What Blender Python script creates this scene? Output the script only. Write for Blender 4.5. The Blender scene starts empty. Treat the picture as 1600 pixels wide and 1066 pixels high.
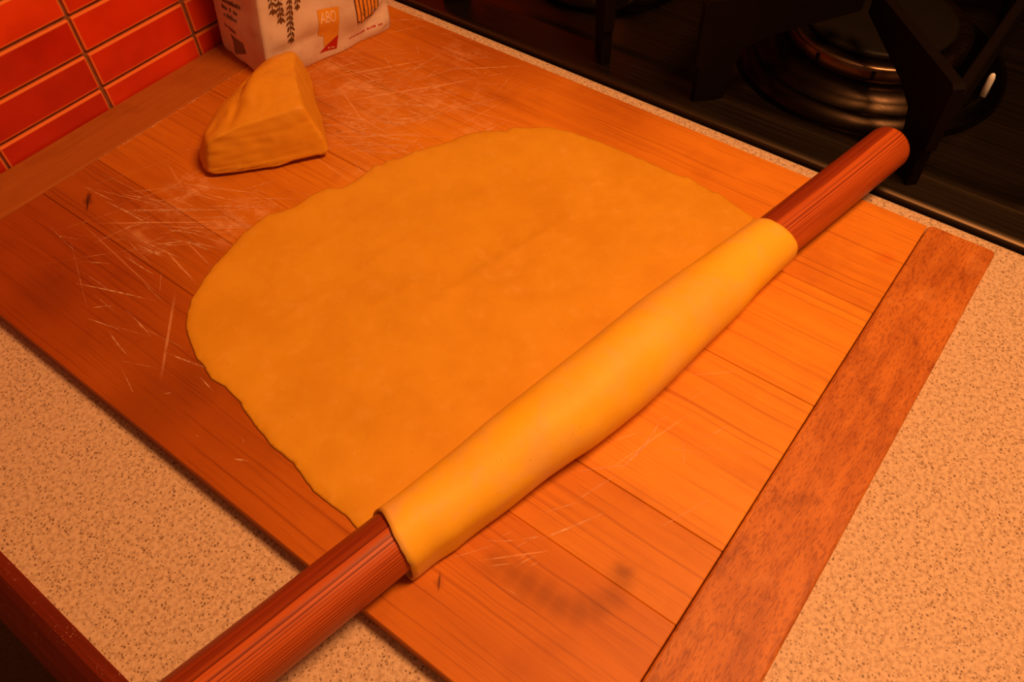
import bpy, bmesh, math, random
from mathutils import Vector, Matrix, noise as mnoise, geometry as mgeo
random.seed(7)
SC = bpy.context.scene
COL = SC.collection
PI = math.pi
Z0 = 0.9156          # height of the top of the board above the floor (the board top is z = 0 below)
TB = 0.0156          # board thickness

# ------------------------------------------------------------------ camera
cam = bpy.data.objects.new('camera', bpy.data.cameras.new('camera')); COL.objects.link(cam)
RM = Matrix(((0.60333317, 0.63457147, -0.48301978), (-0.7971654, 0.46262546, -0.38794974), (-0.02272459, 0.61910961, 0.78497573)))
cam.matrix_world = Matrix.Translation((0, 0, 0.52 + Z0)) @ RM.to_4x4()
cam.data.sensor_width = 36.0
cam.data.lens = 1274.05 * 36.0 / 1600.0
cam.data.clip_start = 0.01
SC.camera = cam
# ------------------------------------------------------------------ world, lights, exposure
w = bpy.data.worlds.new('world'); SC.world = w; w.use_nodes = True
bg = w.node_tree.nodes['Background']
bg.inputs[0].default_value = (1.0, 0.42, 0.17, 1); bg.inputs[1].default_value = 0.19

def area(name, loc, target, size, power, col):
    l = bpy.data.lights.new(name, 'AREA'); l.shape = 'DISK'; l.size = size; l.energy = power; l.color = col
    o = bpy.data.objects.new(name, l); COL.objects.link(o)
    o.location = Vector(loc) + Vector((0, 0, Z0))
    o.rotation_euler = (Vector(target) - Vector(loc)).to_track_quat('-Z', 'Y').to_euler()
    return o
area('kitchen_lamp', (0.58, -0.22, 1.28), (0.25, 0.25, 0), 0.42, 22.8, (1.0, 0.42, 0.15))
SC.view_settings.view_transform = 'Standard'; SC.view_settings.look = 'None'
SC.view_settings.gamma = 1.0; SC.view_settings.use_curve_mapping = False
SC.view_settings.exposure = 0.0

# ------------------------------------------------------------------ object helpers
def mesh(name, V, F, smooth=False, mats=()):
    m = bpy.data.meshes.new(name); m.from_pydata([tuple(v) for v in V], [], F); m.update()
    bm = bmesh.new(); bm.from_mesh(m); bmesh.ops.recalc_face_normals(bm, faces=bm.faces[:]); bm.to_mesh(m); bm.free()
    for x in mats: m.materials.append(x)
    if smooth:
        for p in m.polygons: p.use_smooth = True
    return m
def link(name, me, parent=None, mat=None, base=None, smooth=None):
    if mat and not me.materials: me.materials.append(mat)
    if smooth is not None:
        for p in me.polygons: p.use_smooth = smooth
    o = bpy.data.objects.new(name, me); COL.objects.link(o)
    if parent:
        o.parent = parent
        if base is not None: o.location = -Vector(base)
    return o
def thing(name, label, cat, base, group=None):
    o = bpy.data.objects.new(name, None); COL.objects.link(o); o.empty_display_size = .05
    o.location = Vector(base) + Vector((0, 0, Z0)); o['label'] = label; o['category'] = cat
    if group: o['group'] = group
    return o
def tag(o, label, cat, group=None):
    o['label'] = label; o['category'] = cat
    if group: o['group'] = group
    return o
def struct(o): o['kind'] = 'structure'; return o
def up(o): o.location.z += Z0; return o

def bm_mesh(name, bm, smooth=False):
    bmesh.ops.recalc_face_normals(bm, faces=bm.faces[:])
    m = bpy.data.meshes.new(name); bm.to_mesh(m); bm.free()
    if smooth:
        for p in m.polygons: p.use_smooth = True
    return m
def box(x0, x1, y0, y1, z0, z1, bev=0.0, seg=2, cut=0):
    bm = bmesh.new(); bmesh.ops.create_cube(bm, size=1)
    for v in bm.verts:
        v.co = Vector(((x0 + x1) / 2 + v.co.x * (x1 - x0), (y0 + y1) / 2 + v.co.y * (y1 - y0), (z0 + z1) / 2 + v.co.z * (z1 - z0)))
    if bev: bmesh.ops.bevel(bm, geom=bm.edges[:], offset=bev, segments=seg, profile=.5, affect='EDGES')
    return bm
def lathe(profile, n=64, c=(0, 0)):
    V, F = [], []
    for (r, z) in profile:
        for k in range(n):
            a = 2 * PI * k / n; V.append((c[0] + r * math.cos(a), c[1] + r * math.sin(a), z))
    for i in range(len(profile) - 1):
        for k in range(n):
            k2 = (k + 1) % n; F.append((i * n + k, i * n + k2, (i + 1) * n + k2, (i + 1) * n + k))
    F.append(tuple(range(n))[::-1]); F.append(tuple((len(profile) - 1) * n + k for k in range(n)))
    return V, F
def extrude_poly(pts, frame, t):
    """pts (u,v) in plane; frame=(origin,uaxis,vaxis,naxis); thickness t centred"""
    o, ua, va, na = [Vector(x) for x in frame]; n = len(pts)
    V = [o + ua * p[0] + va * p[1] + na * (t / 2) for p in pts] + [o + ua * p[0] + va * p[1] - na * (t / 2) for p in pts]
    F = [tuple(range(n)), tuple(range(2 * n - 1, n - 1, -1))] + [(i, (i + 1) % n, n + (i + 1) % n, n + i) for i in range(n)]
    return V, F
def lerp(a, b, t): return a + (b - a) * t
def interp(x, xs, ys):
    if x <= xs[0]: return ys[0]
    for i in range(len(xs) - 1):
        if x <= xs[i + 1]: return lerp(ys[i], ys[i + 1], (x - xs[i]) / (xs[i + 1] - xs[i]))
    return ys[-1]
def sstep(x, a, b):
    t = min(1, max(0, (x - a) / (b - a))); return t * t * (3 - 2 * t)

# ------------------------------------------------------------------ material helpers
class MT:
    def __init__(s, name, rough=.5, spec=.5, metal=0.0):
        s.m = bpy.data.materials.new(name); s.m.use_nodes = True; s.t = s.m.node_tree
        s.b = s.t.nodes['Principled BSDF']; s.b.inputs['Roughness'].default_value = rough
        s.b.inputs['Specular IOR Level'].default_value = spec; s.b.inputs['Metallic'].default_value = metal
        s.tc = s.t.nodes.new('ShaderNodeTexCoord'); s.P = s.tc.outputs['Object']
    def node(s, k): return s.t.nodes.new(k)
    def put(s, sock, v):
        if hasattr(v, 'links') or hasattr(v, 'is_linked'): s.t.links.new(v, sock)
        elif isinstance(v, (tuple, list)) and sock.type == 'RGBA' and len(v) == 3: sock.default_value = (*v, 1)
        else: sock.default_value = v
    def map(s, v, scale=(1, 1, 1), rot=(0, 0, 0), loc=(0, 0, 0)):
        n = s.node('ShaderNodeMapping'); s.put(n.inputs[0], v); n.inputs['Scale'].default_value = scale
        n.inputs['Rotation'].default_value = rot; n.inputs['Location'].default_value = loc; return n.outputs[0]
    def noise(s, v, scale=5, det=3, rough=.55, dist=0.0):
        n = s.node('ShaderNodeTexNoise'); s.put(n.inputs['Vector'], v); n.inputs['Scale'].default_value = scale
        n.inputs['Detail'].default_value = det; n.inputs['Roughness'].default_value = rough; n.inputs['Distortion'].default_value = dist
        return n.outputs['Fac']
    def voro(s, v, scale, out='Distance', feat='F1', rnd=1.0):
        n = s.node('ShaderNodeTexVoronoi'); n.feature = feat; s.put(n.inputs['Vector'], v); n.inputs['Scale'].default_value = scale
        n.inputs['Randomness'].default_value = rnd; return n.outputs[out]
    def ramp(s, f, stops, mode='LINEAR'):
        n = s.node('ShaderNodeValToRGB'); n.color_ramp.interpolation = mode; e = n.color_ramp.elements
        while len(e) < len(stops): e.new(.5)
        for i, (p, c) in enumerate(stops):
            e[i].position = p; e[i].color = (*c, 1) if isinstance(c, (tuple, list)) else (c, c, c, 1)
        s.put(n.inputs[0], f); return n.outputs[0]
    def math(s, op, a, b=0.0, c=0.0):
        n = s.node('ShaderNodeMath'); n.operation = op; s.put(n.inputs[0], a); s.put(n.inputs[1], b); s.put(n.inputs[2], c); return n.outputs[0]
    def sm(s, f, a, b, lo=0.0, hi=1.0):
        n = s.node('ShaderNodeMapRange'); n.interpolation_type = 'SMOOTHSTEP'; s.put(n.inputs[0], f)
        n.inputs[1].default_value = a; n.inputs[2].default_value = b; n.inputs[3].default_value = lo; n.inputs[4].default_value = hi; return n.outputs[0]
    def mix(s, f, a, b, mode='MIX'):
        n = s.node('ShaderNodeMix'); n.data_type = 'RGBA'; n.blend_type = mode; n.clamp_factor = True
        s.put(n.inputs[0], f); s.put(n.inputs[6], a); s.put(n.inputs[7], b); return n.outputs[2]
    def dot(s, v, d):
        n = s.node('ShaderNodeVectorMath'); n.operation = 'DOT_PRODUCT'; s.put(n.inputs[0], v); n.inputs[1].default_value = d; return n.outputs['Value']
    def dist(s, v, p):
        n = s.node('ShaderNodeVectorMath'); n.operation = 'DISTANCE'; s.put(n.inputs[0], v); n.inputs[1].default_value = p; return n.outputs['Value']
    def vadd(s, a, b, k=1.0):
        n = s.node('ShaderNodeVectorMath'); n.operation = 'MULTIPLY_ADD'; s.put(n.inputs[0], b); n.inputs[1].default_value = (k, k, k); s.put(n.inputs[2], a); return n.outputs[0]
    def sep(s, v):
        n = s.node('ShaderNodeSeparateXYZ'); s.put(n.inputs[0], v); return n.outputs
    def info(s, o='Color'):
        return s.node('ShaderNodeObjectInfo').outputs[o]
    def flat(s):      # coordinates with z removed
        return s.map(s.P, scale=(1, 1, 0))
    def bump(s, h, strength=.3, dist=.001):
        n = s.node('ShaderNodeBump'); s.put(n.inputs['Height'], h); n.inputs['Strength'].default_value = strength
        n.inputs['Distance'].default_value = dist; s.t.links.new(n.outputs[0], s.b.inputs['Normal'])
    def col(s, c): s.put(s.b.inputs['Base Color'], c); return s
    def rough(s, c): s.put(s.b.inputs['Roughness'], c); return s

def plain(name, c, rough=.5, spec=.5, metal=0.0, var=.12, sc=40):
    m = MT(name, rough, spec, metal)
    n = m.noise(m.P, sc, 3)
    m.col(m.ramp(n, [(.25, tuple(x * (1 - var) for x in c)), (.75, tuple(min(1, x * (1 + var)) for x in c))])); return m.m

def segs(m, P, L):
    out = None
    for (a, b, wd, st) in L:
        a = Vector((*a, 0)); b = Vector((*b, 0)); d = b - a; ln = d.length; d /= ln; n = Vector((-d.y, d.x, 0))
        t = m.math('SUBTRACT', m.dot(P, d), a.dot(d)); v = m.math('ABSOLUTE', m.math('SUBTRACT', m.dot(P, n), a.dot(n)))
        e = m.math('MINIMUM', t, m.math('SUBTRACT', ln, t))
        k = m.math('MULTIPLY', m.sm(e, 0, ln * .35), m.sm(v, wd, wd * .25, 0, 1)) if False else m.math('MULTIPLY', m.sm(e, 0, ln * .35), m.math('SUBTRACT', 1.0, m.sm(v, wd * .25, wd)))
        k = m.math('MULTIPLY', k, st)
        out = k if out is None else m.math('MAXIMUM', out, k)
    return out
def blobs(m, P, L):
    out = None
    for (p, r, st) in L:
        k = m.math('MULTIPLY', m.math('SUBTRACT', 1.0, m.sm(m.dist(P, (p[0], p[1], 0)), r * .1, r)), st)
        out = k if out is None else m.math('MAXIMUM', out, k)
    return out

SCR = [[[.1963,.6656],[.2933,.5352],.0011,.7],[[.2296,.6135],[.2846,.5298],.0009,.6],[[.195,.528],[.1218,.4556],.0016,.55],[[.4913,.6471],[.5926,.5716],.0013,.7],
 [[.4657,.6067],[.5968,.5016],.0015,.75],[[.4992,.6401],[.4478,.5294],.001,.6],[[.5112,.6127],[.5566,.4033],.001,.6],[[.2217,.5844],[.209,.5151],.001,.7],
 [[.1969,.6766],[.1806,.5228],.0008,.45],[[.2391,.5743],[.2299,.5187],.0009,.5],[[.4655,.5876],[.4611,.5107],.0009,.6],[[.469,.5357],[.5589,.4848],.0011,.5],
 [[.4211,.5669],[.4901,.4842],.001,.6],[[.442,.5831],[.4647,.488],.0009,.6],[[.4749,.5367],[.5312,.5741],.0008,.4],[[.1556,.1649],[.1951,.1245],.0008,.6],
 [[.2613,.1319],[.3487,.1055],.0009,.6],[[.3732,.1277],[.4035,.0936],.0007,.4],[[.2864,.1427],[.3126,.1257],.0007,.5],[[.2496,.7212],[.2609,.5875],.0008,.4],
 [[.3002,.6755],[.2806,.6212],.001,.4],[[.3931,.5798],[.3849,.4915],.0009,.5],[[.4994,.4748],[.5851,.4576],.0009,.4]]
FLOUR = [((.2903,.6236),.035,.9),((.2828,.5498),.045,.75),((.3022,.5451),.035,.7),((.4983,.6003),.05,.8),((.5218,.5472),.06,.6),((.5369,.5062),.06,.7),((.5079,.6488),.04,.7),
 ((.2342,.61),.05,.5),((.6191,.5561),.05,.5),((.4166,.4959),.05,.4),((.46,.56),.06,.45),((.52,.45),.05,.55)]

DARK = [[[0.2291, 0.7029], [0.2069, 0.6752], 0.0016, 0.95], [[0.2273, 0.6992], [0.2179, 0.6889], 0.0035, 0.8], [[0.1386, 0.18], [0.1249, 0.1706], 0.0011, 0.8]]
def board_wood(name, axis, full=True):
    m = MT(name, .48, .35)
    P = m.P; c = m.info('Color')
    long = (3, 70, 70) if axis == 'x' else (70, 3, 70)
    fine = (10, 420, 420) if axis == 'x' else (420, 10, 420)
    wob = m.vadd(P, m.noise(m.map(P, (6, 6, 6)), 2, 2), .005)
    g1 = m.noise(m.map(wob, long), 1, 4, .6, .3); g2 = m.noise(m.map(P, fine), 1, 3, .6)
    col = m.mix(m.sm(g1, .38, .72, 0, .42), c, m.mix(1.0, c, (.70, .56, .42), 'MULTIPLY'))
    col = m.mix(m.sm(g2, .52, .72, 0, .45), col, m.mix(1.0, col, (.60, .48, .34), 'MULTIPLY'))
    blot = m.noise(P, 16, 4, .6)
    col = m.mix(m.sm(blot, .50, .75, 0, .4), col, m.mix(1.0, col, (.68, .55, .48), 'MULTIPLY'))
    col = m.mix(m.sm(m.noise(P, 23, 3), .5, .75, 0, .35), col, m.mix(1.0, col, (1.12, 1.2, 1.2), 'MULTIPLY'))
    h = m.math('ADD', m.math('MULTIPLY', g1, .5), g2)
    if full:
        F = m.flat()
        pat_shade = blobs(m, F, [((.10, .68), .46, .98), ((.09, .44), .27, .8), ((.45, .72), .34, .75), ((.66, .56), .20, .8), ((.655, .36), .11, .6)])  # patina at left and back; right-edge blobs join stains with painted shade
        col = m.mix(pat_shade, col, m.mix(1.0, col, (.55, .35, .25), 'MULTIPLY'))
        pl = m.math('SUBTRACT', 1.0, m.sm(m.noise(m.map(P, (9, 130, 1) if axis == 'x' else (130, 4, 1)), 1, 2, .5, .2), .30, .37)) if False else m.sm(m.noise(m.map(wob, (260, 2.2, 1)), 1, 2, .5), .58, .68, 0, .45)
        col = m.mix(pl, col, m.mix(1.0, col, (.55, .40, .28), 'MULTIPLY'))
        # knots, stains and a ring mark
        st = blobs(m, m.vadd(F, m.noise(P, 60, 2), .006), [((.2197, .6898), .008, .95), ((.1329, .1765), .006, .7), *[((x + .003, y + .003), r_, k_) for x, y, r_, k_ in ((.163,.150,.016,.35),(.1635,.138,.016,.42),(.164,.126,.016,.45),(.165,.113,.016,.45),(.1655,.101,.016,.45),(.170,.089,.016,.45),(.178,.080,.016,.45),(.190,.076,.016,.42),(.202,.078,.015,.4),(.208,.0793,.012,.65))],
              ((.5887,.0521),.014,.0), ((.4374,.5693),.006,.7), ((.1256,.6181),.05,.28), ((.1035,.4469),.055,.3), ((.1399,.438),.035,.25)])
        col = m.mix(st, col, m.mix(1.0, col, (.30, .22, .16), 'MULTIPLY'))
        dk = segs(m, m.vadd(F, m.noise(P, 130, 2), .003), DARK)
        col = m.mix(dk, col, m.mix(1.0, col, (.22, .15, .12), 'MULTIPLY'))
        spot = blobs(m, F, [((.5857, .0491), .012, .5)])
        col = m.mix(spot, col, m.mix(1.0, col, (.9, .55, .2), 'MULTIPLY'))
        # fine cuts everywhere, broad floury scratches where the knife worked
        s = segs(m, m.vadd(F, m.noise(P, 40, 2), .0014), SCR)
        s = m.math('MULTIPLY', s, m.sm(m.noise(P, 120, 2), .25, .55, .35, 1.0))
        fl = m.math('MULTIPLY', blobs(m, F, FLOUR), m.sm(m.math('ADD', m.math('MULTIPLY', m.noise(P, 45, 5, .7), .6), m.math('MULTIPLY', m.noise(m.map(P, long), 2, 4, .7), .4)), .46, .66))
        dust = m.math('MAXIMUM', m.math('MULTIPLY', s, .62), m.math('MULTIPLY', fl, .62))
        col = m.mix(dust, col, (.92, .58, .30))
        h = m.math('SUBTRACT', h, m.math('MULTIPLY', s, .8))
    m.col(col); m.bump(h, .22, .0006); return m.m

def beech(name):
    m = MT(name, .5, .35); P = m.P; c = m.info('Color')
    g = m.noise(m.map(P, (14, 70, 70)), 1, 4, .6, .4)
    fl = m.noise(m.map(P, (190, 820, 820), (0, 0, .10)), 1, 2, .5, .4)
    col = m.mix(m.sm(g, .35, .7), c, m.mix(1.0, c, (.72, .60, .5), 'MULTIPLY'))
    col = m.mix(m.sm(fl, .50, .64, 0, .6), col, m.mix(1.0, col, (.50, .36, .26), 'MULTIPLY'))
    b = m.noise(P, 26, 3, .6)
    col = m.mix(m.sm(b, .52, .70, 0, .6), col, m.mix(1.0, col, (.55, .42, .36), 'MULTIPLY'))
    col = m.mix(m.sm(m.noise(P, 33, 3), .55, .72, 0, .35), col, (.72, .30, .07))
    m.col(col); m.bump(fl, .25, .0006); return m.m

def pin_wood():
    m = MT('rolling_pin_wood', .42, .4); P = m.P
    X = m.sep(P)
    # growth rings around a pith that lies outside the stick, up and to the back of it
    wob = m.noise(m.map(P, (2.2, 25, 25)), 1, 3, .6)
    dy = m.math('SUBTRACT', X[1], .016); dz = m.math('SUBTRACT', X[2], .075)
    r = m.math('SQRT', m.math('ADD', m.math('MULTIPLY', dy, dy), m.math('MULTIPLY', dz, dz)))
    r = m.math('ADD', r, m.math('MULTIPLY', wob, .0035))
    r = m.math('ADD', r, m.math('MULTIPLY', m.noise(m.map(P, (.4, 60, 60)), 1, 2), .002))
    s = m.math('FRACT', m.math('ADD', m.math('MULTIPLY', r, 460.0), m.math('MULTIPLY', m.noise(m.map(P, (.3, 45, 45)), 1, 2), 1.6)))
    late = m.math('MULTIPLY', m.sm(s, .35, .86), m.math('SUBTRACT', 1.0, m.sm(s, .88, 1.0)))
    fib = m.noise(m.map(P, (14, 500, 500)), 1, 3, .6)
    thin = m.noise(m.map(P, (3, 160, 160)), 1, 2)
    late = m.math('MULTIPLY', late, m.sm(thin, .3, .6, .35, 1.0))
    col = m.mix(late, (.56, .112, .014), (.20, .025, .004))
    col = m.mix(m.sm(fib, .45, .7, 0, .5), col, m.mix(1.0, col, (.6, .5, .45), 'MULTIPLY'))
    col = m.mix(m.sm(m.noise(m.map(P, (4, 30, 30)), 1, 3), .45, .7, 0, .5), col, m.mix(1.0, col, (.7, .55, .5), 'MULTIPLY'))
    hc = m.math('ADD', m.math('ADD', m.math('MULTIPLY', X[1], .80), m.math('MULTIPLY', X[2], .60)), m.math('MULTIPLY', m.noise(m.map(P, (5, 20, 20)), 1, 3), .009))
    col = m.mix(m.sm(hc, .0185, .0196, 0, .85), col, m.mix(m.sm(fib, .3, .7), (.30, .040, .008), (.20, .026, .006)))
    m.col(col); m.bump(m.math('SUBTRACT', m.math('MULTIPLY', fib, .6), late), .25, .0006); return m.m

def dough_mat(name, base, flour, dusty=0):
    m = MT(name, .55, .3); P = m.P
    n1 = m.noise(P, 14, 5, .65); n2 = m.noise(P, 70, 4, .6)
    col = m.mix(m.sm(n1, .35, .68), base, m.mix(1.0, base, (.91, .86, .7), 'MULTIPLY'))
    col = m.mix(m.sm(n2, .5, .8, 0, .22), col, flour)
    col = m.mix(m.math('MULTIPLY', m.sm(m.noise(P, 9, 4, .7), .52, .85), m.sm(n2, .35, .65, 0, .28)), col, flour)
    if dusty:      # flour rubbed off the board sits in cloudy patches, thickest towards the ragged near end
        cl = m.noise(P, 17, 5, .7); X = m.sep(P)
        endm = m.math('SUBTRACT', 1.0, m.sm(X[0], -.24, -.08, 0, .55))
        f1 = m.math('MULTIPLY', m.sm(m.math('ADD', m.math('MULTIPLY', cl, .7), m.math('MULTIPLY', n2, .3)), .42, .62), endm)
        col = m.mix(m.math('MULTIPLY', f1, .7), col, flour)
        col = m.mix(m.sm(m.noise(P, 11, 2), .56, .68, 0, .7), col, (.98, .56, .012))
    sp = m.math('MULTIPLY', m.math('SUBTRACT', 1.0, m.sm(m.voro(P, 190), .05, .13)), m.sm(m.noise(P, 90, 1), .55, .62, 0, .55))
    col = m.mix(sp, col, (.40, .16, .03))
    m.col(col); m.b.inputs['Subsurface Weight'].default_value = .08; m.b.inputs['Subsurface Radius'].default_value = (.006, .0025, .0008)
    m.bump(m.math('ADD', n1, m.math('MULTIPLY', n2, .4)), .35, .0015); return m.m

def counter_mat():
    m = MT('speckled_laminate', .48, .28); P = m.flat()
    a = m.noise(P, 300, 2, .6); b = m.noise(P, 150, 2, .55); c = m.noise(P, 26, 3)
    wp = m.vadd(P, m.noise(P, 420, 2), .0035)
    col = m.mix(m.sm(a, .40, .68), (.70, .53, .355), (.49, .34, .21))
    col = m.mix(m.sm(b, .52, .72, 0, .35), col, (.60, .42, .27))
    v = m.node('ShaderNodeTexVoronoi'); m.put(v.inputs['Vector'], wp); v.inputs['Scale'].default_value = 400
    cs = m.node('ShaderNodeSeparateColor'); m.put(cs.inputs[0], v.outputs['Color'])
    d = m.math('SUBTRACT', 1.0, m.sm(m.math('SUBTRACT', v.outputs['Distance'], m.math('MULTIPLY', cs.outputs[1], .18)), .15, .27))
    d = m.math('MULTIPLY', d, m.sm(cs.outputs[0], .25, .40))
    col = m.mix(m.math('MULTIPLY', d, .95), col, m.mix(cs.outputs[2], (.08, .04, .02), (.32, .20, .11)))
    d2 = m.math('SUBTRACT', 1.0, m.sm(m.voro(wp, 640), .12, .30))
    d2 = m.math('MULTIPLY', d2, m.sm(m.noise(P, 240, 1), .50, .56))
    col = m.mix(m.math('MULTIPLY', d2, .7), col, (.22, .12, .06))
    col = m.mix(m.sm(c, .4, .7, 0, .15), col, (.62, .48, .34))
    m.col(col); m.bump(a, .12, .0004); return m.m

def tile_mat():
    m = MT('glazed_tile', .22, .5); rnd = m.info('Random'); X = m.sep(m.P)
    base = m.ramp(rnd, [(0, (.46, .018, .003)), (.5, (.66, .036, .004)), (1, (.80, .060, .006))])
    n = m.noise(m.info('Location'), 30, 1)
    cloud = m.noise(m.vadd(m.P, m.info('Location'), 1.0), 14, 3)
    base = m.mix(m.sm(cloud, .4, .7, 0, .5), base, m.mix(1.0, base, (.6, .4, .5), 'MULTIPLY'))
    # the glaze is thinner and paler along the rims
    ex = m.math('SUBTRACT', .0592, m.math('ABSOLUTE', X[0])); ez = m.math('SUBTRACT', .0180, m.math('ABSOLUTE', X[2]))
    e = m.math('MINIMUM', ex, ez)
    base = m.mix(m.math('SUBTRACT', 1.0, m.sm(e, .0008, .0026)), base, (.85, .22, .05))
    m.col(base); m.bump(cloud, .05, .001); return m.m

def edge_mat():
    m = MT('dark_red_edging', .35, .35); P = m.P
    g = m.noise(m.map(P, (120, 5, 120)), 1, 3)
    col = m.mix(m.sm(g, .35, .7), (.20, .026, .008), (.14, .017, .006))
    d = m.math('MULTIPLY', m.math('SUBTRACT', 1.0, m.sm(m.voro(P, 560), .08, .20)), m.sm(m.noise(P, 60, 3), .48, .62))
    col = m.mix(m.math('MULTIPLY', d, .8), col, (.85, .55, .4))
    m.col(col); return m.m

def steel(name, c, rough):
    m = MT(name, rough, .5, 1.0); n = m.noise(m.map(m.P, (400, 6, 400)), 1, 3, .6)
    m.col(m.mix(n, c, tuple(x * .92 for x in c))); m.rough(m.sm(n, .2, .8, rough * .85, rough * 1.2))
    sp = m.math('MULTIPLY', m.math('SUBTRACT', 1.0, m.sm(m.voro(m.P, 90), .03, .06)), m.sm(m.noise(m.P, 30, 1), .55, .6))
    m.bump(sp, .1, .0005); return m.m

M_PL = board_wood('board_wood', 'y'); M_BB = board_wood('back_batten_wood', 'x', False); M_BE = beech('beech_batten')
M_PIN = pin_wood()
M_DO = dough_mat('pasta_dough', (.73, .375, .018), (.84, .50, .11)); M_WE = dough_mat('kneaded_dough', (.72, .34, .016), (.82, .46, .08))
M_CT = counter_mat(); M_TI = tile_mat(); M_ED = edge_mat()
M_GR = plain('grout', (.24, .10, .045), .9, .2, 0, .25, 120)
M_ST = steel('hob_steel', (.085, .060, .036), .38); M_BD = steel('burner_steel', (.024, .016, .010), .32); M_BR = steel('burner_brass', (.15, .09, .055), .30)
M_IR = plain('cast_iron', (.005, .0025, .002), .62, .08); M_CAP = plain('enamelled_cap', (.008, .006, .003), .5, .1)
M_BODY = plain('cooker_black', (.012, .010, .009), .4); M_GLINT = plain('glint_white', (.75, .8, .8), .25)  # the white stands in for bright glints on the hob
M_DK = plain('unseen_wall_dark', (.02, .012, .008), .9, .1); M_FL = plain('dark_floor', (.05, .02, .012), .6)

# ------------------------------------------------------------------ setting
YW = 0.7975
struct(up(link('floor', bm_mesh('floor', box(-1.6, 1.83, -2.2, 0.82, -Z0 - .05, -Z0)), mat=M_FL)))
wl = struct(link('wall_back', bm_mesh('wall_back', box(-1.6, 1.83, YW + .0022, YW + .1, -Z0, 1.7)), mat=M_GR)); up(wl)
struct(up(link('unseen_wall_right', bm_mesh('unseen_wall_right', box(1.75, 1.83, -2.2, YW, -Z0, 1.7)), mat=M_DK)))  # unseen wall, added so the steel hob reflects something dark
tm = bm_mesh('tile', box(-.0592, .0592, -.0040, .0040, -.0180, .0180, .0014, 2)); tm.materials.append(M_TI)
k = 0
for j in range(9):
    for i in range(-6, 9):
        o = bpy.data.objects.new('tile', tm); COL.objects.link(o); o.parent = wl
        o.location = (.3222 + .0610 + .1220 * i + random.uniform(-.0004, .0004), YW + .0030 + random.uniform(-.0004, .0004), .0033 + .0398 * j)
        o.rotation_euler = (random.uniform(-.006, .006), random.uniform(-.004, .004), random.uniform(-.004, .004))

# worktop with its dark red edging
wt = thing('worktop', 'beige speckled worktop with dark red edging running under the wooden board', 'worktop', (.32, .2, -TB - .038))
wb = (.32, .2, -TB - .038)
bm = box(-.034, .6842, -1.2, YW - .002, -TB - .038, -TB, 0)
ed = [e for e in bm.edges if all(abs(v.co.x - .6842) < 1e-5 and abs(v.co.z + TB) < 1e-5 for v in e.verts)]
bmesh.ops.bevel(bm, geom=ed, offset=.0115, segments=5, profile=.5, affect='EDGES')
link('worktop_slab', bm_mesh('worktop_slab', bm), wt, M_CT, wb)
prof = [(-.0340, -TB - .038), (-.0340, -TB + .0004), (-.0405, -TB + .0004), (-.0440, -TB - .0010), (-.0500, -TB - .0080), (-.0590, -TB - .0210), (-.0640, -TB - .0300), (-.0660, -TB - .038)]
V, F = extrude_poly(prof, ((0, -.2, 0), (1, 0, 0), (0, 0, 1), (0, 1, 0)), 1.98)
o = link('edge_strip', mesh('edge_strip', V, F), wt, M_ED, wb); o['label'] = 'glossy dark red edging dusted with flour'

# ------------------------------------------------------------------ pasta board
bb = (.3662, .386, -TB)
bd = thing('pasta_board', 'large worn wooden pastry board with battens at both ends lying on the speckled worktop', 'board', bb)
XS = [.0864, .1980, .2598, .4048, .5186, .6455]
PC = [(.60, .178, .006), (.66, .222, .009), (.78, .30, .014), (.78, .30, .013), (.72, .25, .013)]
for i in range(5):
    g = .00016
    bm = box(XS[i] + (g if i else 0), XS[i + 1] - (g if i < 4 else 0),   .0344, .7340, -TB + .0006, random.uniform(-.00015, 0), .0006, 1)
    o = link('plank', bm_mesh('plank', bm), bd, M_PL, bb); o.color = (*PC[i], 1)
    if i == 0:
        for v in o.data.vertices:
            v.co.x += .0006 * mnoise.noise((v.co.y * 9, 0, 0))
bm = box(.0860, .6482, -.0250, .0338, -TB + .0006, .0004, 0)
ve = [e for e in bm.edges if abs(e.verts[0].co.z - e.verts[1].co.z) > .01]
bmesh.ops.bevel(bm, geom=ve, offset=.005, segments=4, profile=.5, affect='EDGES')
te = [e for e in bm.edges if all(v.co.z > 0 for v in e.verts)]
bmesh.ops.bevel(bm, geom=te, offset=.0018, segments=2, profile=.5, affect='EDGES')
o = link('batten', bm_mesh('batten', bm), bd, M_BE, bb); o.color = (.60, .195, .024, 1); o['label'] = 'front batten of reddish flecked beech'
bm = box(.0858, .6460, .7346, .7945, -TB + .0006, .0003, .0014, 2)
o = link('batten', bm_mesh('batten', bm), bd, M_BB, bb); o.color = (.40, .120, .014, 1); o['label'] = 'dull brown batten along the tiled wall'

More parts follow.
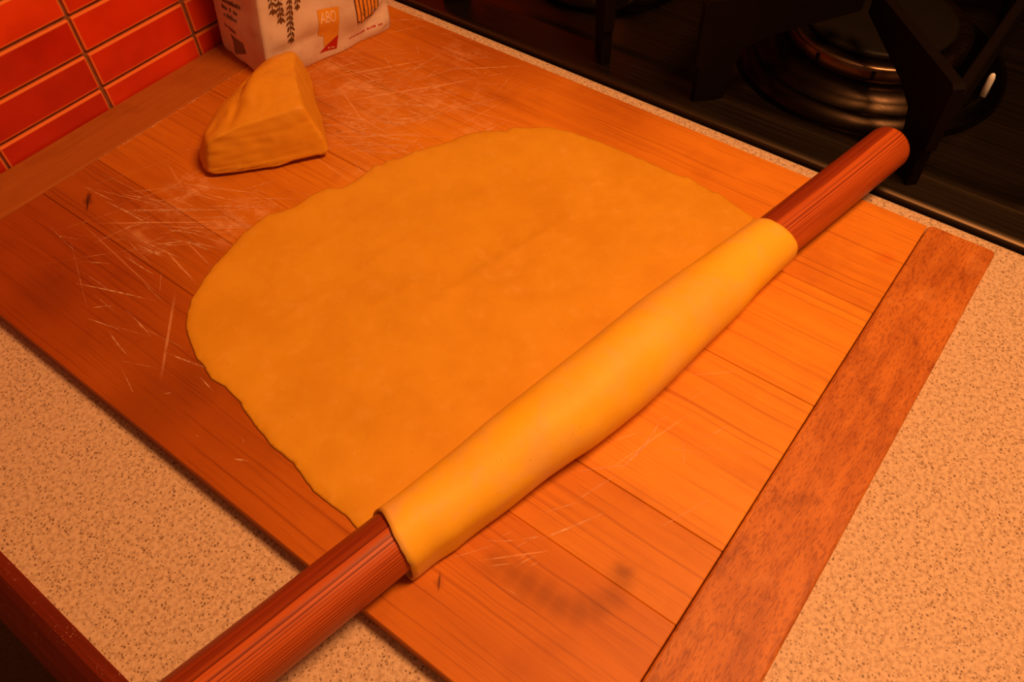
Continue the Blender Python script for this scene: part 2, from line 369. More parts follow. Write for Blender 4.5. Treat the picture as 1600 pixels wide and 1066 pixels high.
# flour caught in the knife cuts, and crumbs of it along the joint of the back batten
rs = random.Random(21); V, F = [], []
def streak(x, y, ang, ln, wd_, bend):
    d = Vector((math.cos(ang), math.sin(ang), 0)); n_ = Vector((-d.y, d.x, 0)); b0 = len(V); k = 8
    for i in range(k + 1):
        t = i / k; c = Vector((x, y, .00018)) + d * ln * (t - .5) + n_ * bend * (t - .5) ** 2 * 4
        ww = wd_ * (.12 + .88 * math.sin(PI * t)) * .5
        for q in (c + n_ * ww, c - n_ * ww):
            V.append((min(.644, max(.088, q.x)), min(.7335, max(.036, q.y)), q.z))
    for i in range(k): F.append((b0 + 2 * i, b0 + 2 * i + 1, b0 + 2 * i + 3, b0 + 2 * i + 2))
for (cx, cy, rx, ry, k, a0, sp, l0, l1) in ((.50, .585, .07, .07, 70, -.75, .75, .03, .13), (.56, .52, .06, .06, 36, -.7, .8, .02, .09), (.44, .535, .04, .04, 26, -1.1, .7, .02, .09), (.25, .60, .07, .06, 56, -1.1, .7, .02, .11),
        (.20, .53, .05, .05, 16, -1.3, .8, .02, .07), (.29, .55, .03, .03, 18, -.9, .5, .02, .07), (.15, .48, .03, .06, 9, -1.7, .4, .02, .06), (.13, .36, .03, .08, 6, -1.2, 1.0, .006, .015),
        (.17, .135, .02, .03, 10, -.7, .5, .01, .03), (.32, .115, .06, .03, 14, -.4, .6, .01, .05), (.58, .60, .04, .05, 14, -.9, .9, .02, .06)):
    for i in range(k):
        streak(rs.gauss(cx, rx * .7), rs.gauss(cy, ry * .7), rs.gauss(a0, sp * .6), rs.uniform(l0, l1 * 1.25) * rs.uniform(.5, 1), rs.choice((.0004, .0006, .0009, .0013)) * rs.uniform(.8, 1.2), rs.uniform(-.0007, .0007))
for i in range(46):
    streak(rs.uniform(.22, .46), .7328 - abs(rs.gauss(0, .0012)), rs.gauss(0, .25), rs.uniform(.002, .012), rs.uniform(.0005, .0016), 0)
ms = MT('flour_dust', .9, .1); ms.col((.92, .60, .34))
mx = ms.node('ShaderNodeMixShader'); tr = ms.node('ShaderNodeBsdfTransparent'); out = ms.t.nodes['Material Output']
ms.put(mx.inputs[0], ms.math('MULTIPLY', ms.sm(ms.noise(ms.P, 140, 3, .7), .32, .68, .10, .80), ms.sm(ms.noise(ms.P, 22, 2), .3, .6, .35, 1.0)))
ms.t.links.new(tr.outputs[0], mx.inputs[1]); ms.t.links.new(ms.b.outputs[0], mx.inputs[2]); ms.t.links.new(mx.outputs[0], out.inputs['Surface'])
o = link('flour_streaks', mesh('flour_streaks', V, F), bd, ms.m, bb); o['kind'] = 'stuff'; o['label'] = 'pale flour caught in the knife cuts of the board'

# ------------------------------------------------------------------ rolling pin
A0 = Vector((0, .2311, .024)); D = Vector((.98266, -.18543, 0)).normalized(); SA = Vector((D.y, -D.x, 0)); R = .0210
s0, s1 = -.135, .7150
prof = [(s0, .6), (s0 + .001, .75), (s0 + .004, .95), (s0 + .009, 1)] + [(s0 + .02 + (s1 - s0 - .04) * i / 40, 1) for i in range(41)] + [(s1 - .007, 1), (s1 - .004, .965), (s1 - .002, .90), (s1 - .0007, .80), (s1, .60)]
V, F = [], []; n = 56
for (s, k) in prof:
    for j in range(n):
        a = 2 * PI * j / n; V.append((s, R * k * math.cos(a), R * k * math.sin(a)))
for i in range(len(prof) - 1):
    for j in range(n): F.append((i * n + j, i * n + (j + 1) % n, (i + 1) * n + (j + 1) % n, (i + 1) * n + j))
F.append(tuple(range(n))); F.append(tuple((len(prof) - 1) * n + j for j in range(n)))
pin = link('rolling_pin', mesh('rolling_pin', V, F, True), mat=M_PIN)
for p in pin.data.polygons:
    if len(p.vertices) > 4: p.use_smooth = False
pin.location = A0 + Vector((0, 0, Z0)); pin.rotation_euler = (0, 0, math.atan2(D.y, D.x))
tag(pin, 'long plain reddish wooden rolling pin with dough wound around its middle', 'rolling pin')

# ------------------------------------------------------------------ dough sheet (flat part and the part wound on the pin)
OUT = [[.125,.2431],[.1276,.2566],[.1271,.2734],[.127,.2883],[.1313,.3032],[.1348,.3175],[.1354,.338],[.1383,.3566],[.142,.3722],[.1476,.3898],[.1503,.4106],[.1492,.4262],[.1518,.4352],[.1536,.4392],[.155,.4499],[.1633,.4696],[.1714,.4854],[.1822,.4963],[.1959,.5066],[.1988,.5078],[.2159,.5157],[.2284,.52],[.2563,.526],[.2714,.5309],[.2927,.5315],[.3031,.5318],[.3172,.5232],[.3301,.5185],[.3471,.5178],[.3634,.5127],[.3727,.5004],[.3836,.4983],[.4048,.4972],[.4136,.499],[.42,.4925],[.4263,.4937],[.4379,.485],[.454,.4803],[.4851,.4626],[.5059,.4546],[.5207,.4436],[.5326,.426],[.5405,.4239],[.5628,.3943],[.5693,.3713],[.573,.3416],[.5742,.319],[.5746,.281],[.5741,.2509],[.5772,.2408],[.5727,.212],[.5747,.2062],[.5656,.1769],[.5641,.1652]]
def axpt(s, a, z=0.0):
    q = A0 + D * s + SA * a; return Vector((q.x, q.y, z))
OUT += [list(axpt(.5300, -.012)[:2])]
for s in (.5300, .45, .36, .28, .20, .1270): OUT.append(list(axpt(s, .000)[:2]))
def refine(P, step, jit):
    R_ = []
    for i in range(len(P)):
        a = Vector(P[i]); b = Vector(P[(i + 1) % len(P)]); k = max(1, int((b - a).length / step))
        for j in range(k):
            q = a.lerp(b, j / k)
            q = q + Vector((mnoise.noise((q.x * 120, q.y * 120, 1)), mnoise.noise((q.x * 120, q.y * 120, 5)))) * jit
            R_.append(q)
    return R_
# smooth the outline a little before refining (keeps nicks of a few millimetres)
rim = refine(OUT, .004, .0009)
def inside(p, P):
    c = False; j = len(P) - 1
    for i in range(len(P)):
        if (P[i].y > p.y) != (P[j].y > p.y) and p.x < (P[j].x - P[i].x) * (p.y - P[i].y) / (P[j].y - P[i].y) + P[i].x: c = not c
        j = i
    return c
pts = list(rim); st = .0042; nr = len(rim)
def rimdist(p): return min((p - q).length for q in rim)
xs = .12
while xs < .58:
    ys = .13
    while ys < .54:
        p = Vector((xs + random.uniform(-.001, .001), ys + random.uniform(-.001, .001)))
        if inside(p, rim) and rimdist(p) > .0022: pts.append(p)
        ys += st
    xs += st
for i in range(0, nr):      # a ring just inside the rim so the edge is soft
    a = rim[i]; t = (rim[(i + 1) % nr] - rim[i - 1]); nn = Vector((-t.y, t.x)).normalized()
    for sg in (1, -1):
        q = a + nn * sg * .0014
        if inside(q, rim) and rimdist(q) > .0010: pts.append(q); break
vo, eo, fo, ov, oe, of = mgeo.delaunay_2d_cdt(pts, [(i, (i + 1) % nr) for i in range(nr)], [], 1, 1e-6)
RIDGE = []
def px_ridge(p):
    # faint steps left by the rolling pin, roughly parallel to it
    q = Vector((p.x, p.y, 0)) - A0; s = q.dot(D); a = -q.dot(SA); z = 0
    for (a0, sa, sb, sl, h, wd) in ((.160, .25, .46, -.03, .0010, .007), (.186, .21, .31, -.14, .0010, .006), (.205, .13, .27, -.08, .0004, .006), (.105, .33, .52, .03, .0004, .006), (.235, .14, .36, .02, .0005, .006), (.285, .2, .4, .03, .0005, .007)):
        d = a - (a0 + sl * (s - .3)); e = sstep(s, sa, sa + .06) * (1 - sstep(s, sb - .06, sb))
        z += 1.7 * h * e * math.exp(-abs(d) / wd if d < 0 else -abs(d) / (wd * .35))
    return z
V, F = [], []
rimset = set(range(nr))
for i, p in enumerate(vo):
    rd = 0 if any(k < nr for k in ov[i]) else min(1, rimdist(p) / .004)
    z = lerp(.0011, .0025, sstep(rd, 0, 1)) + (.00035 * mnoise.noise((p.x * 30, p.y * 30, 2)) + .00025 * mnoise.noise((p.x * 75, p.y * 75, 3)) + px_ridge(p)) * rd
    V.append((p.x, p.y, z))
F = [tuple(f) for f in fo]
nb = len(V)
bmr = {}
for i in range(len(vo)):
    if any(k < nr for k in ov[i]):
        bmr[i] = len(V); V.append((vo[i].x, vo[i].y, .0001))
cnt = {}
for f in F:
    for a, b in ((f[0], f[1]), (f[1], f[2]), (f[2], f[0])): cnt[tuple(sorted((a, b)))] = cnt.get(tuple(sorted((a, b))), 0) + 1
for f in list(F):
    for a, b in ((f[0], f[1]), (f[1], f[2]), (f[2], f[0])):
        if cnt[tuple(sorted((a, b)))] == 1 and a in bmr and b in bmr: F.append((b, a, bmr[a], bmr[b]))
# --- wound part
S_ = [.12,.14,.16,.18,.20,.22,.24,.26,.28,.30,.32,.34,.36,.38,.40,.42,.44,.46,.48,.50,.52,.54]
RR = [.0266,.0275,.0284,.0284,.0292,.0298,.0299,.0304,.0315,.0318,.0320,.0322,.0317,.0310,.0300,.0290,.0281,.0270,.0254,.0243,.0238,.0234]
CA = [.0045,.0047,.0062,.0064,.0067,.0066,.0067,.0078,.0096,.0100,.0099,.0092,.0083,.0073,.0060,.0051,.0044,.0035,.0014,.0004,.0002,.0]
SL = [.123,.1286,.1457,.1597,.1822,.2085,.2354,.2642,.2752,.2972,.33,.35,.38]
TL = [-1.9453,-1.9438,-1.944,-1.9404,-1.94,-1.9377,-1.9384,-1.9345,-1.9308,-1.9297,-1.9295,-1.9315,-1.9356]
NT = 72; NS = 96; base_i = len(V)
def spow(c, e): return math.copysign(abs(c) ** e, c)
def profile(s, th, inner):
    r = interp(s, S_, RR); ca = interp(s, S_, CA); c, sn = math.cos(th), math.sin(th)
    x, z = ca + r * c, r + r * sn
    ac = .2271 - .52 / math.tan(interp(s, SL, TL)); ac = max(ac, .0228)
    ww = 1 - sstep(s, .15, .27) * .75 - sstep(s, .27, .42) * .25
    n = 7.0 if sn < 0 and c > 0 else 2.0
    xr = ac if c > 0 else .0232
    e = 2.0 / n
    if sn < 0 and c <= 0: n = 2.6; e = 2 / n
    tx = xr * spow(c, e); tz = .0236 + (.0240 if sn > 0 else .0230) * spow(sn, e)
    x, z = lerp(x, tx, ww), lerp(z, tz, ww)
    # small wrinkles
    q = mnoise.noise((s * 25, x * 40, z * 40)) * .0007 + mnoise.noise((s * 9 + 4, th * .8, 2)) * .0009 * sstep(s, .13, .2)
    x += c * q; z = max(.0004, z + sn * q)
    # never inside the pin
    dx, dz = x, z - .024; dd = math.hypot(dx, dz)
    if dd < .0224: x, z = dx / dd * .0224, .024 + dz / dd * .0224
    if inner:
        t = .0026; mx, mz = ca * (1 - ww), .024
        dx, dz = x - mx, z - mz; dd = math.hypot(dx, dz); x, z = mx + dx / dd * (dd - t), mz + dz / dd * (dd - t)
        dx, dz = x, z - .024; dd = math.hypot(dx, dz)
        if dd < .0212: x, z = dx / dd * .0212, .024 + dz / dd * .0212
    return x, z
for lay in (0, 1):
    for i in range(NS + 1):
        s = .1265 + (.5305 - .1265) * i / NS
        for j in range(NT):
            th = 2 * PI * j / NT
            edge = 0
            sn, c = math.sin(th), math.cos(th)
            if i < 8:      # ragged slanting near edge
                up_left = max(0, math.cos(th - 2.3)); lo = max(0, -math.sin(th))
                edge = (.0062 * up_left ** 2 + .0006 * mnoise.noise((th * 3.5, 0, 0)) - .0014 * lo * (c > 0)) * (1 - i / 8)
            elif i > NS - 8:
                tt = (i - NS + 8) / 8
                edge = (.0035 * max(0, math.cos(th - .0)) - .003 * max(0, math.cos(th - 2.0)) + .0005 * mnoise.noise((th * 2.5, 3, 0))) * tt
            ss = s + edge
            x, z = profile(ss, th, lay == 1)
            V.append(axpt(ss, x, z))
        # rounded lips at both ends come from the inner layer meeting the outer one
def vid(lay, i, j): return base_i + (lay * (NS + 1) + i) * NT + (j % NT)
for i in range(NS):
    for j in range(NT):
        F.append((vid(0, i, j), vid(0, i, j + 1), vid(0, i + 1, j + 1), vid(0, i + 1, j)))
        F.append((vid(1, i, j + 1), vid(1, i, j), vid(1, i + 1, j), vid(1, i + 1, j + 1)))
for j in range(NT):
    F.append((vid(0, 0, j + 1), vid(0, 0, j), vid(1, 0, j), vid(1, 0, j + 1)))
    F.append((vid(0, NS, j), vid(0, NS, j + 1), vid(1, NS, j + 1), vid(1, NS, j)))
dbase = Vector((.36, .34, 0))
M_DU = dough_mat('pasta_dough_underside_lit', (.95, .56, .030), (.82, .48, .18), 1)  # yellower underside; painted lighter too, as lamp light on the roll
me = mesh('dough_sheet', [Vector(v) - dbase for v in V], F, True)
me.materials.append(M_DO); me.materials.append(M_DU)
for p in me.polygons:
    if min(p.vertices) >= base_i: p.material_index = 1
ds = link('dough_sheet', me); ds.location = dbase + Vector((0, 0, Z0))
tag(ds, 'thin golden sheet of rolled-out dough on the board, one side wound over the rolling pin', 'dough')

# ------------------------------------------------------------------ wedge of dough
BOT = [(.305,.618),(.330,.596),(.356,.572),(.380,.555),(.4025,.5405),(.420,.566),(.443,.598),(.466,.632),(.486,.658),(.474,.668),(.452,.670),(.424,.674),(.388,.674),(.352,.668),(.326,.654),(.310,.636)]
TOP = [(.3155,.6125,.041),(.335,.601,.047),(.355,.587,.051),(.375,.572,.0545),(.3945,.5605,.056),(.412,.584,.056),(.430,.609,.053),(.450,.635,.048),(.470,.656,.044),(.464,.662,.043),(.448,.665,.043),(.424,.664,.042),(.392,.659,.040),(.362,.650,.039),(.338,.640,.038),(.322,.628,.038)]
n = len(BOT)
CT = Vector((.392, .628, .0595))
bm = bmesh.new(); cr = bm.edges.layers.float.new('crease_edge')
rings = []
def ring(f): rings.append([bm.verts.new(f(i)) for i in range(n)])
b3 = [Vector((*p, 0)) for p in BOT]; t3 = [Vector(p) for p in TOP]
round_side = [0, 0, 0, 0, 0, 0, 0, 0, .5, 1, 1, .9, .7, .5, .35, .15]
ctr = sum(b3, Vector()) / n
def side(h, out):
    def f(i):
        q = b3[i].lerp(t3[i], h); d = Vector((q.x - ctr.x, q.y - ctr.y, 0)).normalized(); return q + d * out * round_side[i]
    return f
ring(lambda i: b3[i] + (ctr - b3[i]).normalized() * .003 * 1.0)
ring(lambda i: side(.10, .004)(i))
ring(side(.38, .010)); ring(side(.75, .007)); ring(side(1.0, 0))
ring(lambda i: t3[i].lerp(Vector((CT.x, CT.y, t3[i].z)), .22) + Vector((0, 0, .003)))
ring(lambda i: t3[i].lerp(CT, .62) + Vector((0, 0, .0015)))
for a, b in zip(rings, rings[1:]):
    for i in range(n): bm.faces.new((a[i], a[(i + 1) % n], b[(i + 1) % n], b[i]))
c0 = bm.verts.new(CT)
for i in range(n): bm.faces.new((rings[-1][i], rings[-1][(i + 1) % n], c0))
bm.faces.new(rings[0][::-1])
bm.edges.ensure_lookup_table()
def crease(a, b, v):
    e = bm.edges.get((a, b))
    if e: e[cr] = v
for i in range(0, 4): crease(rings[4][i], rings[4][i + 1], .7); crease(rings[1][i], rings[1][i + 1], .5)
for i in range(4, 8): crease(rings[4][i], rings[4][i + 1], .35)
for a, b in zip(rings[1:5], rings[2:5]): crease(a[4], b[4], .75); crease(a[0], b[0], .4)
wbase = Vector((.395, .62, 0))
bmesh.ops.translate(bm, verts=bm.verts[:], vec=-wbase)
wm = bm_mesh('dough_wedge', bm, True)
wd = link('dough_wedge', wm, mat=M_WE)
sub = wd.modifiers.new('s', 'SUBSURF'); sub.levels = 3; sub.render_levels = 3
dg = bpy.context.evaluated_depsgraph_get(); ev = bpy.data.meshes.new_from_object(wd.evaluated_get(dg)); wd.modifiers.clear(); wd.data = ev
for v in ev.vertices:
    p = v.co + wbase; nn = v.normal
    k = .0022 * mnoise.noise((p.x * 28, p.y * 28, p.z * 30)) + .0009 * mnoise.noise(p * 95)
    # a fold across the top and layered tears along the cut face
    fold = (p.x - .372) * .62 + (p.y - .628) * -.78
    dz = 0
    if nn.z > .3: dz = (-.0026 * math.exp(-(fold / .0055) ** 2) + .0012 * math.exp(-((fold - .012) / .007) ** 2)) * sstep(p.y, .595, .62) * (1 - sstep(p.y, .65, .68)) * sstep(nn.z, .3, .7)
    if nn.z < .4 and nn.x * -.63 + nn.y * -.78 > .5:
        k += .0008 * mnoise.noise((p.x * 30, p.y * 30, p.z * 200)) + .0014 * sstep(p.z, .002, .006) * (1 - sstep(p.z, .008, .0125))
    v.co += nn * k; v.co.z += dz
    if v.co.z < .0002: v.co.z = .0002
for p in ev.polygons: p.use_smooth = True
wd.location = wbase + Vector((0, 0, Z0))
tag(wd, 'thick cut wedge of leftover dough standing on the board in front of the paper bag', 'dough')

# ------------------------------------------------------------------ paper flour bag
FLc = Vector((.449, .6864, 0)); FRc = Vector((.6086, .6518, 0)); BLc = Vector((.4639, .7794, 0)); BRc = FRc + (BLc - FLc)
HB = .215; EH = (FRc - FLc).normalized(); LF = (FRc - FLc).length; NF = Vector((EH.y, -EH.x, 0)); LL = (BLc - FLc).length
def bag_corner(i, z):
    f = z / HB
    c = [FLc + EH * (.125 * min(z, .11)), FRc - EH * .010 * f, BRc - EH * .012 * f, BLc + EH * (.10 * min(z, .11))][i].copy()
    r = .0035 * math.exp(-z / .004); c += (FLc + BRc - 2 * c) * .5 / ((FLc - BRc).length / 2) * r
    c.z = z; return c
def bag(u, z):
    u = u % 4; i = int(u) % 4; t = u - int(u); a, b = bag_corner(i, z), bag_corner((i + 1) % 4, z)
    p = a.lerp(b, t); n_ = (b - a).normalized(); n_ = Vector((n_.y, -n_.x, 0))
    e = math.sin(PI * t); zz = sstep(z, 0, .05) * (1 - sstep(z, .13, HB) * .8)
    bul = (.0075 if i in (0, 2) else .003) * e ** .8 * zz
    if i in (0, 2) : bul -= .0022 * math.exp(-((z - .030 - .012 * t) / .006) ** 2) * (1 - sstep(t, .25, .6)) * sstep(t, .02, .1)
    if i == 0: bul -= .003 * math.exp(-((z - .014 - .08 * (t - .75)) / .006) ** 2) * sstep(t, .72, .85)
    if i == 0: bul += .003 * math.exp(-((z - .003 - .05 * (t - .75)) / .005) ** 2) * sstep(t, .8, .92)
    bul += .0030 * mnoise.noise((p.x * 38, p.y * 38, z * 38)) * min(1, 6 * min(t, 1 - t) + .15)
    return p + n_ * bul, n_
TS = [0, .02, .05] + [.05 + .9 * k / 22 for k in range(1, 22)] + [.95, .98]
ZS = [0, .0015, .004] + [.004 + (HB - .004) * k / 50 for k in range(1, 51)]
us = [i + t for i in range(4) for t in TS]; nu = len(us)
V, F = [], []
for z in ZS:
    for uu in us: V.append(bag(uu, z)[0])
for i in range(len(ZS) - 1):
    for j in range(nu): F.append((i * nu + j, i * nu + (j + 1) % nu, (i + 1) * nu + (j + 1) % nu, (i + 1) * nu + j))
F.append(tuple(range(nu))[::-1])
# the folded-over top
top0 = (len(ZS) - 1) * nu; cen = (FLc + BRc) / 2
for (k, sy, z) in ((1, .55, HB + .012), (2, .12, HB + .026), (3, .05, HB + .034)):
    for j in range(nu):
        p = V[top0 + j]; d = p - cen; h = d.dot(EH); m_ = d.dot(NF)
        V.append(cen + EH * h * (1 - .02 * k) + NF * m_ * sy + Vector((0, 0, z - cen.z)))
    b0 = top0 + (k - 1) * nu
    for j in range(nu): F.append((b0 + j, b0 + (j + 1) % nu, b0 + nu + (j + 1) % nu, b0 + nu + j))
F.append(tuple(top0 + 3 * nu + j for j in range(nu)))
gb = Vector((.535, .715, 0))
bagt = thing('flour_bag', 'white paper flour bag with gold square and red corner print at the tiled wall', 'bag', gb)
mp = MT('bag_paper', .6, .3); pn = mp.noise(mp.P, 35, 4, .6)
mp.col(mp.mix(mp.sm(pn, .4, .7), (.74, .60, .51), (.64, .49, .40))); mp.bump(pn, .25, .0012)
link('paper_body', mesh('paper_body', V, F, True), bagt, mp.m, gb)

def front(h, z, off=.0005):
    a = bag_corner(0, z); b = bag_corner(1, z); t = (h - (a - FLc).dot(EH)) / max(1e-6, (b - a).dot(EH))
    p, n_ = bag(min(.999, max(0, t)), z); return p + n_ * off
def left(h, z, off=.0005):      # h measured from the back corner to the front corner of the left side
    p, n_ = bag(3 + min(.999, max(0, h / LL)), z); return p + n_ * off
def fill(polys, step=.004):
    V, F = [], []
    for P in polys:
        P = [Vector(q) for q in P]; Q = []
        for i in range(len(P)):
            a, b = P[i], P[(i + 1) % len(P)]; k = max(1, int((b - a).length / step))
            Q += [a.lerp(b, j / k) for j in range(k)]
        m_ = len(Q); pts = list(Q)
        x0, x1 = min(q.x for q in Q), max(q.x for q in Q); y0, y1 = min(q.y for q in Q), max(q.y for q in Q)
        if x1 - x0 > step * 1.5 and y1 - y0 > step * 1.5:
            x = x0 + step / 2
            while x < x1:
                y = y0 + step / 2
                while y < y1:
                    q = Vector((x, y))
                    if inside(q, Q) and min((q - r_).length for r_ in Q) > step * .3: pts.append(q)
                    y += step
                x += step
        r = mgeo.delaunay_2d_cdt(pts, [(i, (i + 1) % m_) for i in range(m_)], [], 1, 1e-7)
        b0 = len(V); V += [tuple(q) for q in r[0]]; F += [tuple(b0 + i for i in f) for f in r[2]]
    return V, F
def printed(name, polys, fn, mat, off=.0005, step=.004):
    V, F = fill(polys, step)
    return link(name, mesh(name, [fn(x, max(.001, z), off) for x, z in V], F, True), bagt, mat, gb)
I_GOLD = plain('gold_ink', (.78, .36, .03), .5, .3, 0, .08); I_RED = plain('red_ink', (.50, .015, .008), .5, .3, 0, .1)
I_BRN = plain('brown_ink', (.14, .06, .02), .6, .3, 0, .3); I_LT = plain('pale_ink', (.90, .66, .42), .5, .3, 0, .05); I_GRY = plain('dark_grey_ink', (.16, .11, .09), .6, .3, 0, .2)
I_ORA = plain('orange_ink', (.80, .34, .05), .5, .3, 0, .25, 200)
printed('label_panel', [[(.0704,.0631),(.0964,.0572),(.0918,.0235),(.0723,.0150),(.0737,.0298),(.0673,.0324)]], front, I_GOLD)
printed('label_corner', [[(.0918,.0235),(.0875,.0082),(.0651,.0112)]], front, I_RED, .0008)
# faint sweeping pale line on the gold
printed('label_sweep', [[(.0760,.0300),(.0900,.0390),(.0903,.0385),(.0765,.0293)], [(.0745,.0215),(.0905,.0340),(.0905,.0334),(.0748,.0209)]], front, I_ORA, .0007)
cu = bpy.data.curves.new('lettering', 'FONT'); cu.body = 'ABO'; cu.resolution_u = 4; cu.offset = .014
to = bpy.data.objects.new('lettering_source', cu); COL.objects.link(to)
dg = bpy.context.evaluated_depsgraph_get(); dg.update()
tmsh = bpy.data.meshes.new_from_object(to.evaluated_get(dg)); bpy.data.objects.remove(to)
xs_ = [v.co.x for v in tmsh.vertices]; ys_ = [v.co.y for v in tmsh.vertices]; x0, x1, y0, y1 = min(xs_), max(xs_), min(ys_), max(ys_)
for v in tmsh.vertices:
    a = (v.co.x - x0) / (x1 - x0); b = (v.co.y - y0) / (y1 - y0)
    bl, br, tl, tr = Vector((.0706,.0470)), Vector((.0898,.0418)), Vector((.0722,.0598)), Vector((.0918,.0552))
    q = bl.lerp(br, a).lerp(tl.lerp(tr, a), b); v.co = front(q.x, q.y, .0009)
tmsh.materials.clear(); link('label_lettering', tmsh, bagt, I_LT, gb)
# ear of wheat hanging from above
def grain(x, y, ang, l=.0062, w_=.0017):
    c, s = math.cos(ang), math.sin(ang)
    return [(x + c * l * a - s * w_ * b, y + s * l * a + c * w_ * b) for a, b in ((-.5, 0), (-.2, .8), (.2, .8), (.55, 0), (.2, -.8), (-.2, -.8))]
def stalk(x0, y0, x1, y1, wd_): 
    d = Vector((x1 - x0, y1 - y0)).normalized(); n_ = Vector((-d.y, d.x)) * wd_
    return [(x0 + n_.x, y0 + n_.y), (x1 + n_.x, y1 + n_.y), (x1 - n_.x, y1 - n_.y), (x0 - n_.x, y0 - n_.y)]
G = []
for (tx, ty, bx, by, k) in ((.0353,.0403,.0440,.0900,8), (.0300,.0640,.0330,.0960,5), (.0500,.0730,.0560,.0960,4), (.0240,.0760,.0260,.0980,3), (.0590,.0820,.0640,.0980,3)):
    G.append(stalk(tx, ty, bx, by, .0004)); d = Vector((tx - bx, ty - by)); an = math.atan2(d.y, d.x)
    for i in range(k):
        t = i / k * .95; x, y = lerp(tx, bx, t), lerp(ty, by, t)
        r1, r2 = random.uniform(-.3, .3), random.uniform(.75, 1.15); G.append(grain(x - .0020 * r2, y + .0012, an - .5 + r1, .0062 * r2, .0013)); G.append(grain(x + .0022 * r2, y + .0008 + .002 * r1, an + .5 + r1, .0066 * r2, .0013))
    G.append(grain(tx, ty, an))
printed('wheat_print', G, front, I_BRN, .0007, .01)
# tied sheaf at the right, dark outlines over orange stems
G = []; Hh = []
for i in range(6):
    x = .1180 + .0052 * i; zt = .092; zb = (.0290, .0265, .0300, .0290, .0270, .0330)[i]
    G.append([(x, zb), (x + .0040, zb + .0005), (x + .0048, zt), (x + .0006, zt)])
    Hh.append(stalk(x - .0004, zb - .001, x + .0003, zt, .0006))
Hh.append(stalk(.149, .034, .1500, .092, .0006)); Hh.append(stalk(.125, .0275, .146, .0320, .0006)); Hh.append(stalk(.118, .0300, .1205, .0262, .0007)); Hh.append(stalk(.1265, .034, .1300, .070, .0007))
printed('sheaf_print', G, front, I_ORA, .0007, .01); printed('sheaf_outline', Hh, front, I_BRN, .0010, .01)
# rows of small print too blurred to read, as plain strokes
def strokes(x0, y0, x1, y1, h, k, seed):
    r = random.Random(seed); L = []; 
    for i in range(k):
        if r.random() < .12: continue
        t = (i + .5) / k; x, y = lerp(x0, x1, t), lerp(y0, y1, t); ww = abs(x1 - x0) / k * r.uniform(.25, .42); hh = h * r.uniform(.55, 1)
        L.append([(x - ww, y), (x + ww, y), (x + ww, y + hh), (x - ww, y + hh)])
    return L
L = []
for i, (a, b, y0, y1) in enumerate(((.026,.062,.0690,.0715),(.024,.058,.0610,.0630),(.026,.052,.0530,.0545),(.022,.046,.0395,.0395))): L += strokes(a, y0, b, y1, .0052, 9, i)
printed('side_print', L, left, I_GRY, .0006, .02)
L = [[(.028 + .0017 * i, .0085 + .0007*i), (.028 + .0017 * i + (.0013 if i % 3 else .0008), .0085+.0007*i), (.0285 + .0017 * i + (.0013 if i % 3 else .0008), .0330), (.0285 + .0017 * i, .0330)] for i in range(16)]
printed('side_barcode', L, left, I_GRY, .0006, .006)
printed('bottom_print', strokes(.1050, .0110, .1500, .0130, .0022, 16, 9), front, I_RED, .0006, .01)
printed('corner_print', strokes(.0765, .0118, .0862, .0100, .0018, 7, 5), front, I_LT, .0011, .01)

# ------------------------------------------------------------------ gas cooker
cb = (1.0, .30, -Z0)
ck = thing('gas_cooker', 'dark steel gas cooker beside the worktop, behind the rolling pin tip', 'cooker', cb)
link('cooker_body', bm_mesh('cooker_body', box(.697, 1.30, -.10, .755, -Z0 + .003, -.032, .004, 2)), ck, M_BODY, cb)
# pressed steel top: flat border, a rounded ridge, lower floor inside
prof = [(0, -.034), (0, -.0225), (.0015, -.0205), (.010, -.0200), (.036, -.0200), (.043, -.0190), (.050, -.0178), (.056, -.0190), (.066, -.0250), (.080, -.0265)]
X0, X1, Y0_, Y1_ = .693, 1.304, -.105, .760
V, F = [], []
for (d, z) in prof:
    rr = .012 + (.03 if d > .03 else 0)
    cs = [(X0 + d, Y0_ + d), (X1 - d, Y0_ + d), (X1 - d, Y1_ - d), (X0 + d, Y1_ - d)]
    for qi, (cx, cy, a0) in enumerate(((X0 + d + rr, Y0_ + d + rr, PI), (X1 - d - rr, Y0_ + d + rr, 1.5 * PI), (X1 - d - rr, Y1_ - d - rr, 0), (X0 + d + rr, Y1_ - d - rr, .5 * PI))):
        for k in range(9):
            a = a0 + PI / 2 * k / 8; V.append((cx + rr * math.cos(a), cy + rr * math.sin(a), z))
m_ = 36
for i in range(len(prof) - 1):
    for j in range(m_): F.append((i * m_ + j, i * m_ + (j + 1) % m_, (i + 1) * m_ + (j + 1) % m_, (i + 1) * m_ + j))
F.append(tuple((len(prof) - 1) * m_ + j for j in range(m_)))
me = mesh('hob_plate', V, F, True); link('hob_plate', me, ck, M_ST, cb); me.polygons[-1].use_smooth = False

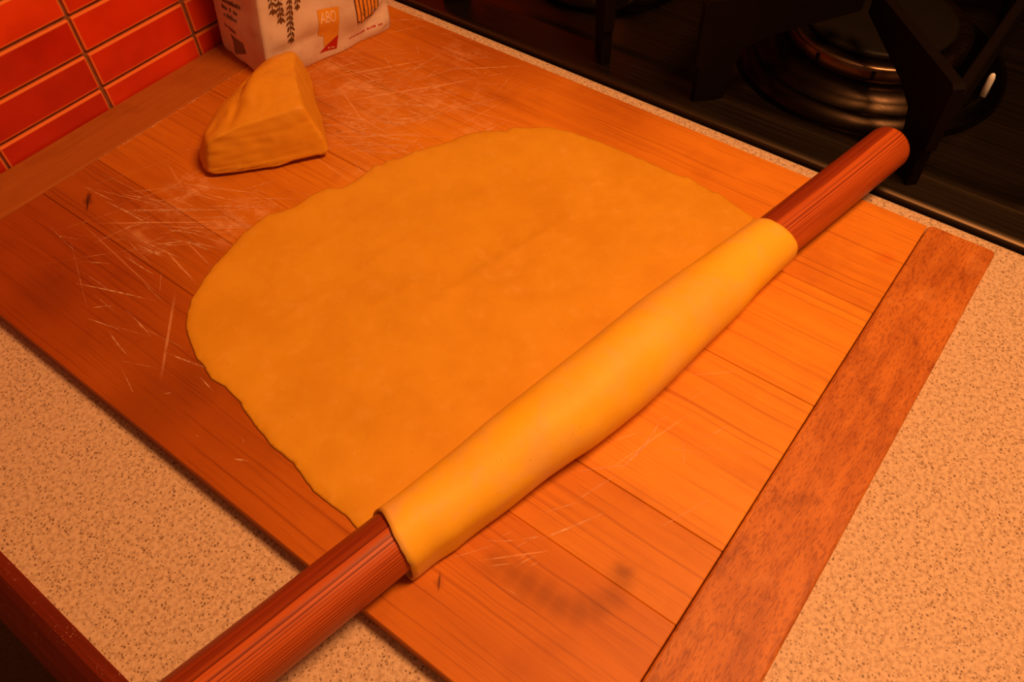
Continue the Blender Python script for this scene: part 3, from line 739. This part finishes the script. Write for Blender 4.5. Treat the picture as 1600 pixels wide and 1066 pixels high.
def burner(cx, cy, k=1.0):
    base = [(.150 * k, -.0262), (.148 * k, -.0180), (.138 * k, -.0100), (.132 * k, -.0085), (.128 * k, -.0095), (.122 * k, -.0010), (.112 * k, .0050), (.100 * k, .0065), (.096 * k, .004)]
    V, F = lathe(base, 72, (cx, cy)); b = link('burner', mesh('burner', V, F, True), ck, M_BD, cb)
    ringp = [(.0975 * k, .004), (.0985 * k, .008), (.0985 * k, .0215), (.0960 * k, .0235), (.090 * k, .0245), (.086 * k, .023)]
    V, F = lathe(ringp, 72, (cx, cy)); r_ = link('burner_ring', mesh('burner_ring', V, F, True), b, M_BR)
    # dark flame slots around the ring
    bm = bmesh.new()
    for j in range(10):
        a = 2 * PI * j / 10 + .33; mt = Matrix.Translation((cx + .0982 * k * math.cos(a), cy + .0982 * k * math.sin(a), .015)) @ Matrix.Rotation(a, 4, 'Z') @ Matrix.Diagonal((.0020, .0042, .0105, 1))
        bmesh.ops.create_cube(bm, size=1, matrix=mt)
    sl = link('flame_slots', bm_mesh('flame_slots', bm), b, M_IR); sl['kind'] = 'stuff'
    capp = [(.080 * k, .023), (.0815 * k, .0260), (.0805 * k, .0290), (.076 * k, .0302), (.050 * k, .0310), (.01 * k, .0314)]
    V, F = lathe(capp, 64, (cx, cy)); link('burner_cap', mesh('burner_cap', V, F, True), b, M_CAP)
    return b
BC = [(.907, .190), (.907, .545)]
burner(*BC[0]); burner(*BC[1], .72)
V, F = lathe([(.0035, -.026), (.0035, .012), (.0024, .016), (.0006, .0175)], 12, (.8850, .0580))
o = link('glint_peg', mesh('glint_peg', V, F, True), ck, M_GLINT, cb); o['label'] = 'small pale peg in place of a glint'  # pale peg added in place of a glint beside the burner
V, F = lathe([(.0028, -.026), (.0028, .015), (.0018, .018), (.0005, .019)], 12, (.858, .0870))
link('glint_peg_thin', mesh('glint_peg_thin', V, F, True), ck, M_GLINT, cb)  # second pale peg, also added for a glint

def pan_support(cx, cy, label, hx=.193, hy=.124, reach=.165):
    bs = (cx, cy, -.0262)
    t = thing('pan_support', label, 'pan support', bs, 'cast iron pan supports')
    for sx in (-1, 1):
        for sy in (-1, 1):
            d = Vector((-sx, -sy, 0)).normalized(); o0 = Vector((cx + sx * hx, cy + sy * hy, 0))
            q = [(.004, -.0262 + .0010), (.004, .022), (0, .024), (0, .091), (.004, .095), (reach - .01, .095), (reach, .087), (reach, .070), (.075, .052), (.048, .040), (.042, .022), (.036, -.0252)]
            V, F = extrude_poly(q, (o0, d, (0, 0, 1), d.cross(Vector((0, 0, 1)))), .011)
            link('finger', mesh('finger', V, F), t, M_IR, bs)
    for sy in (-1, 1):
        y = cy + sy * hy
        link('crossbar', bm_mesh('crossbar', box(cx - hx + .006, cx + hx - .006, y - .005, y + .005, .046, .086, .0015, 1)), t, M_IR, bs)
    return t
pan_support(*BC[0], 'black cast iron pan support over the front burner by the rolling pin tip')
pan_support(*BC[1], 'black cast iron pan support over the rear burner near the tiled wall')
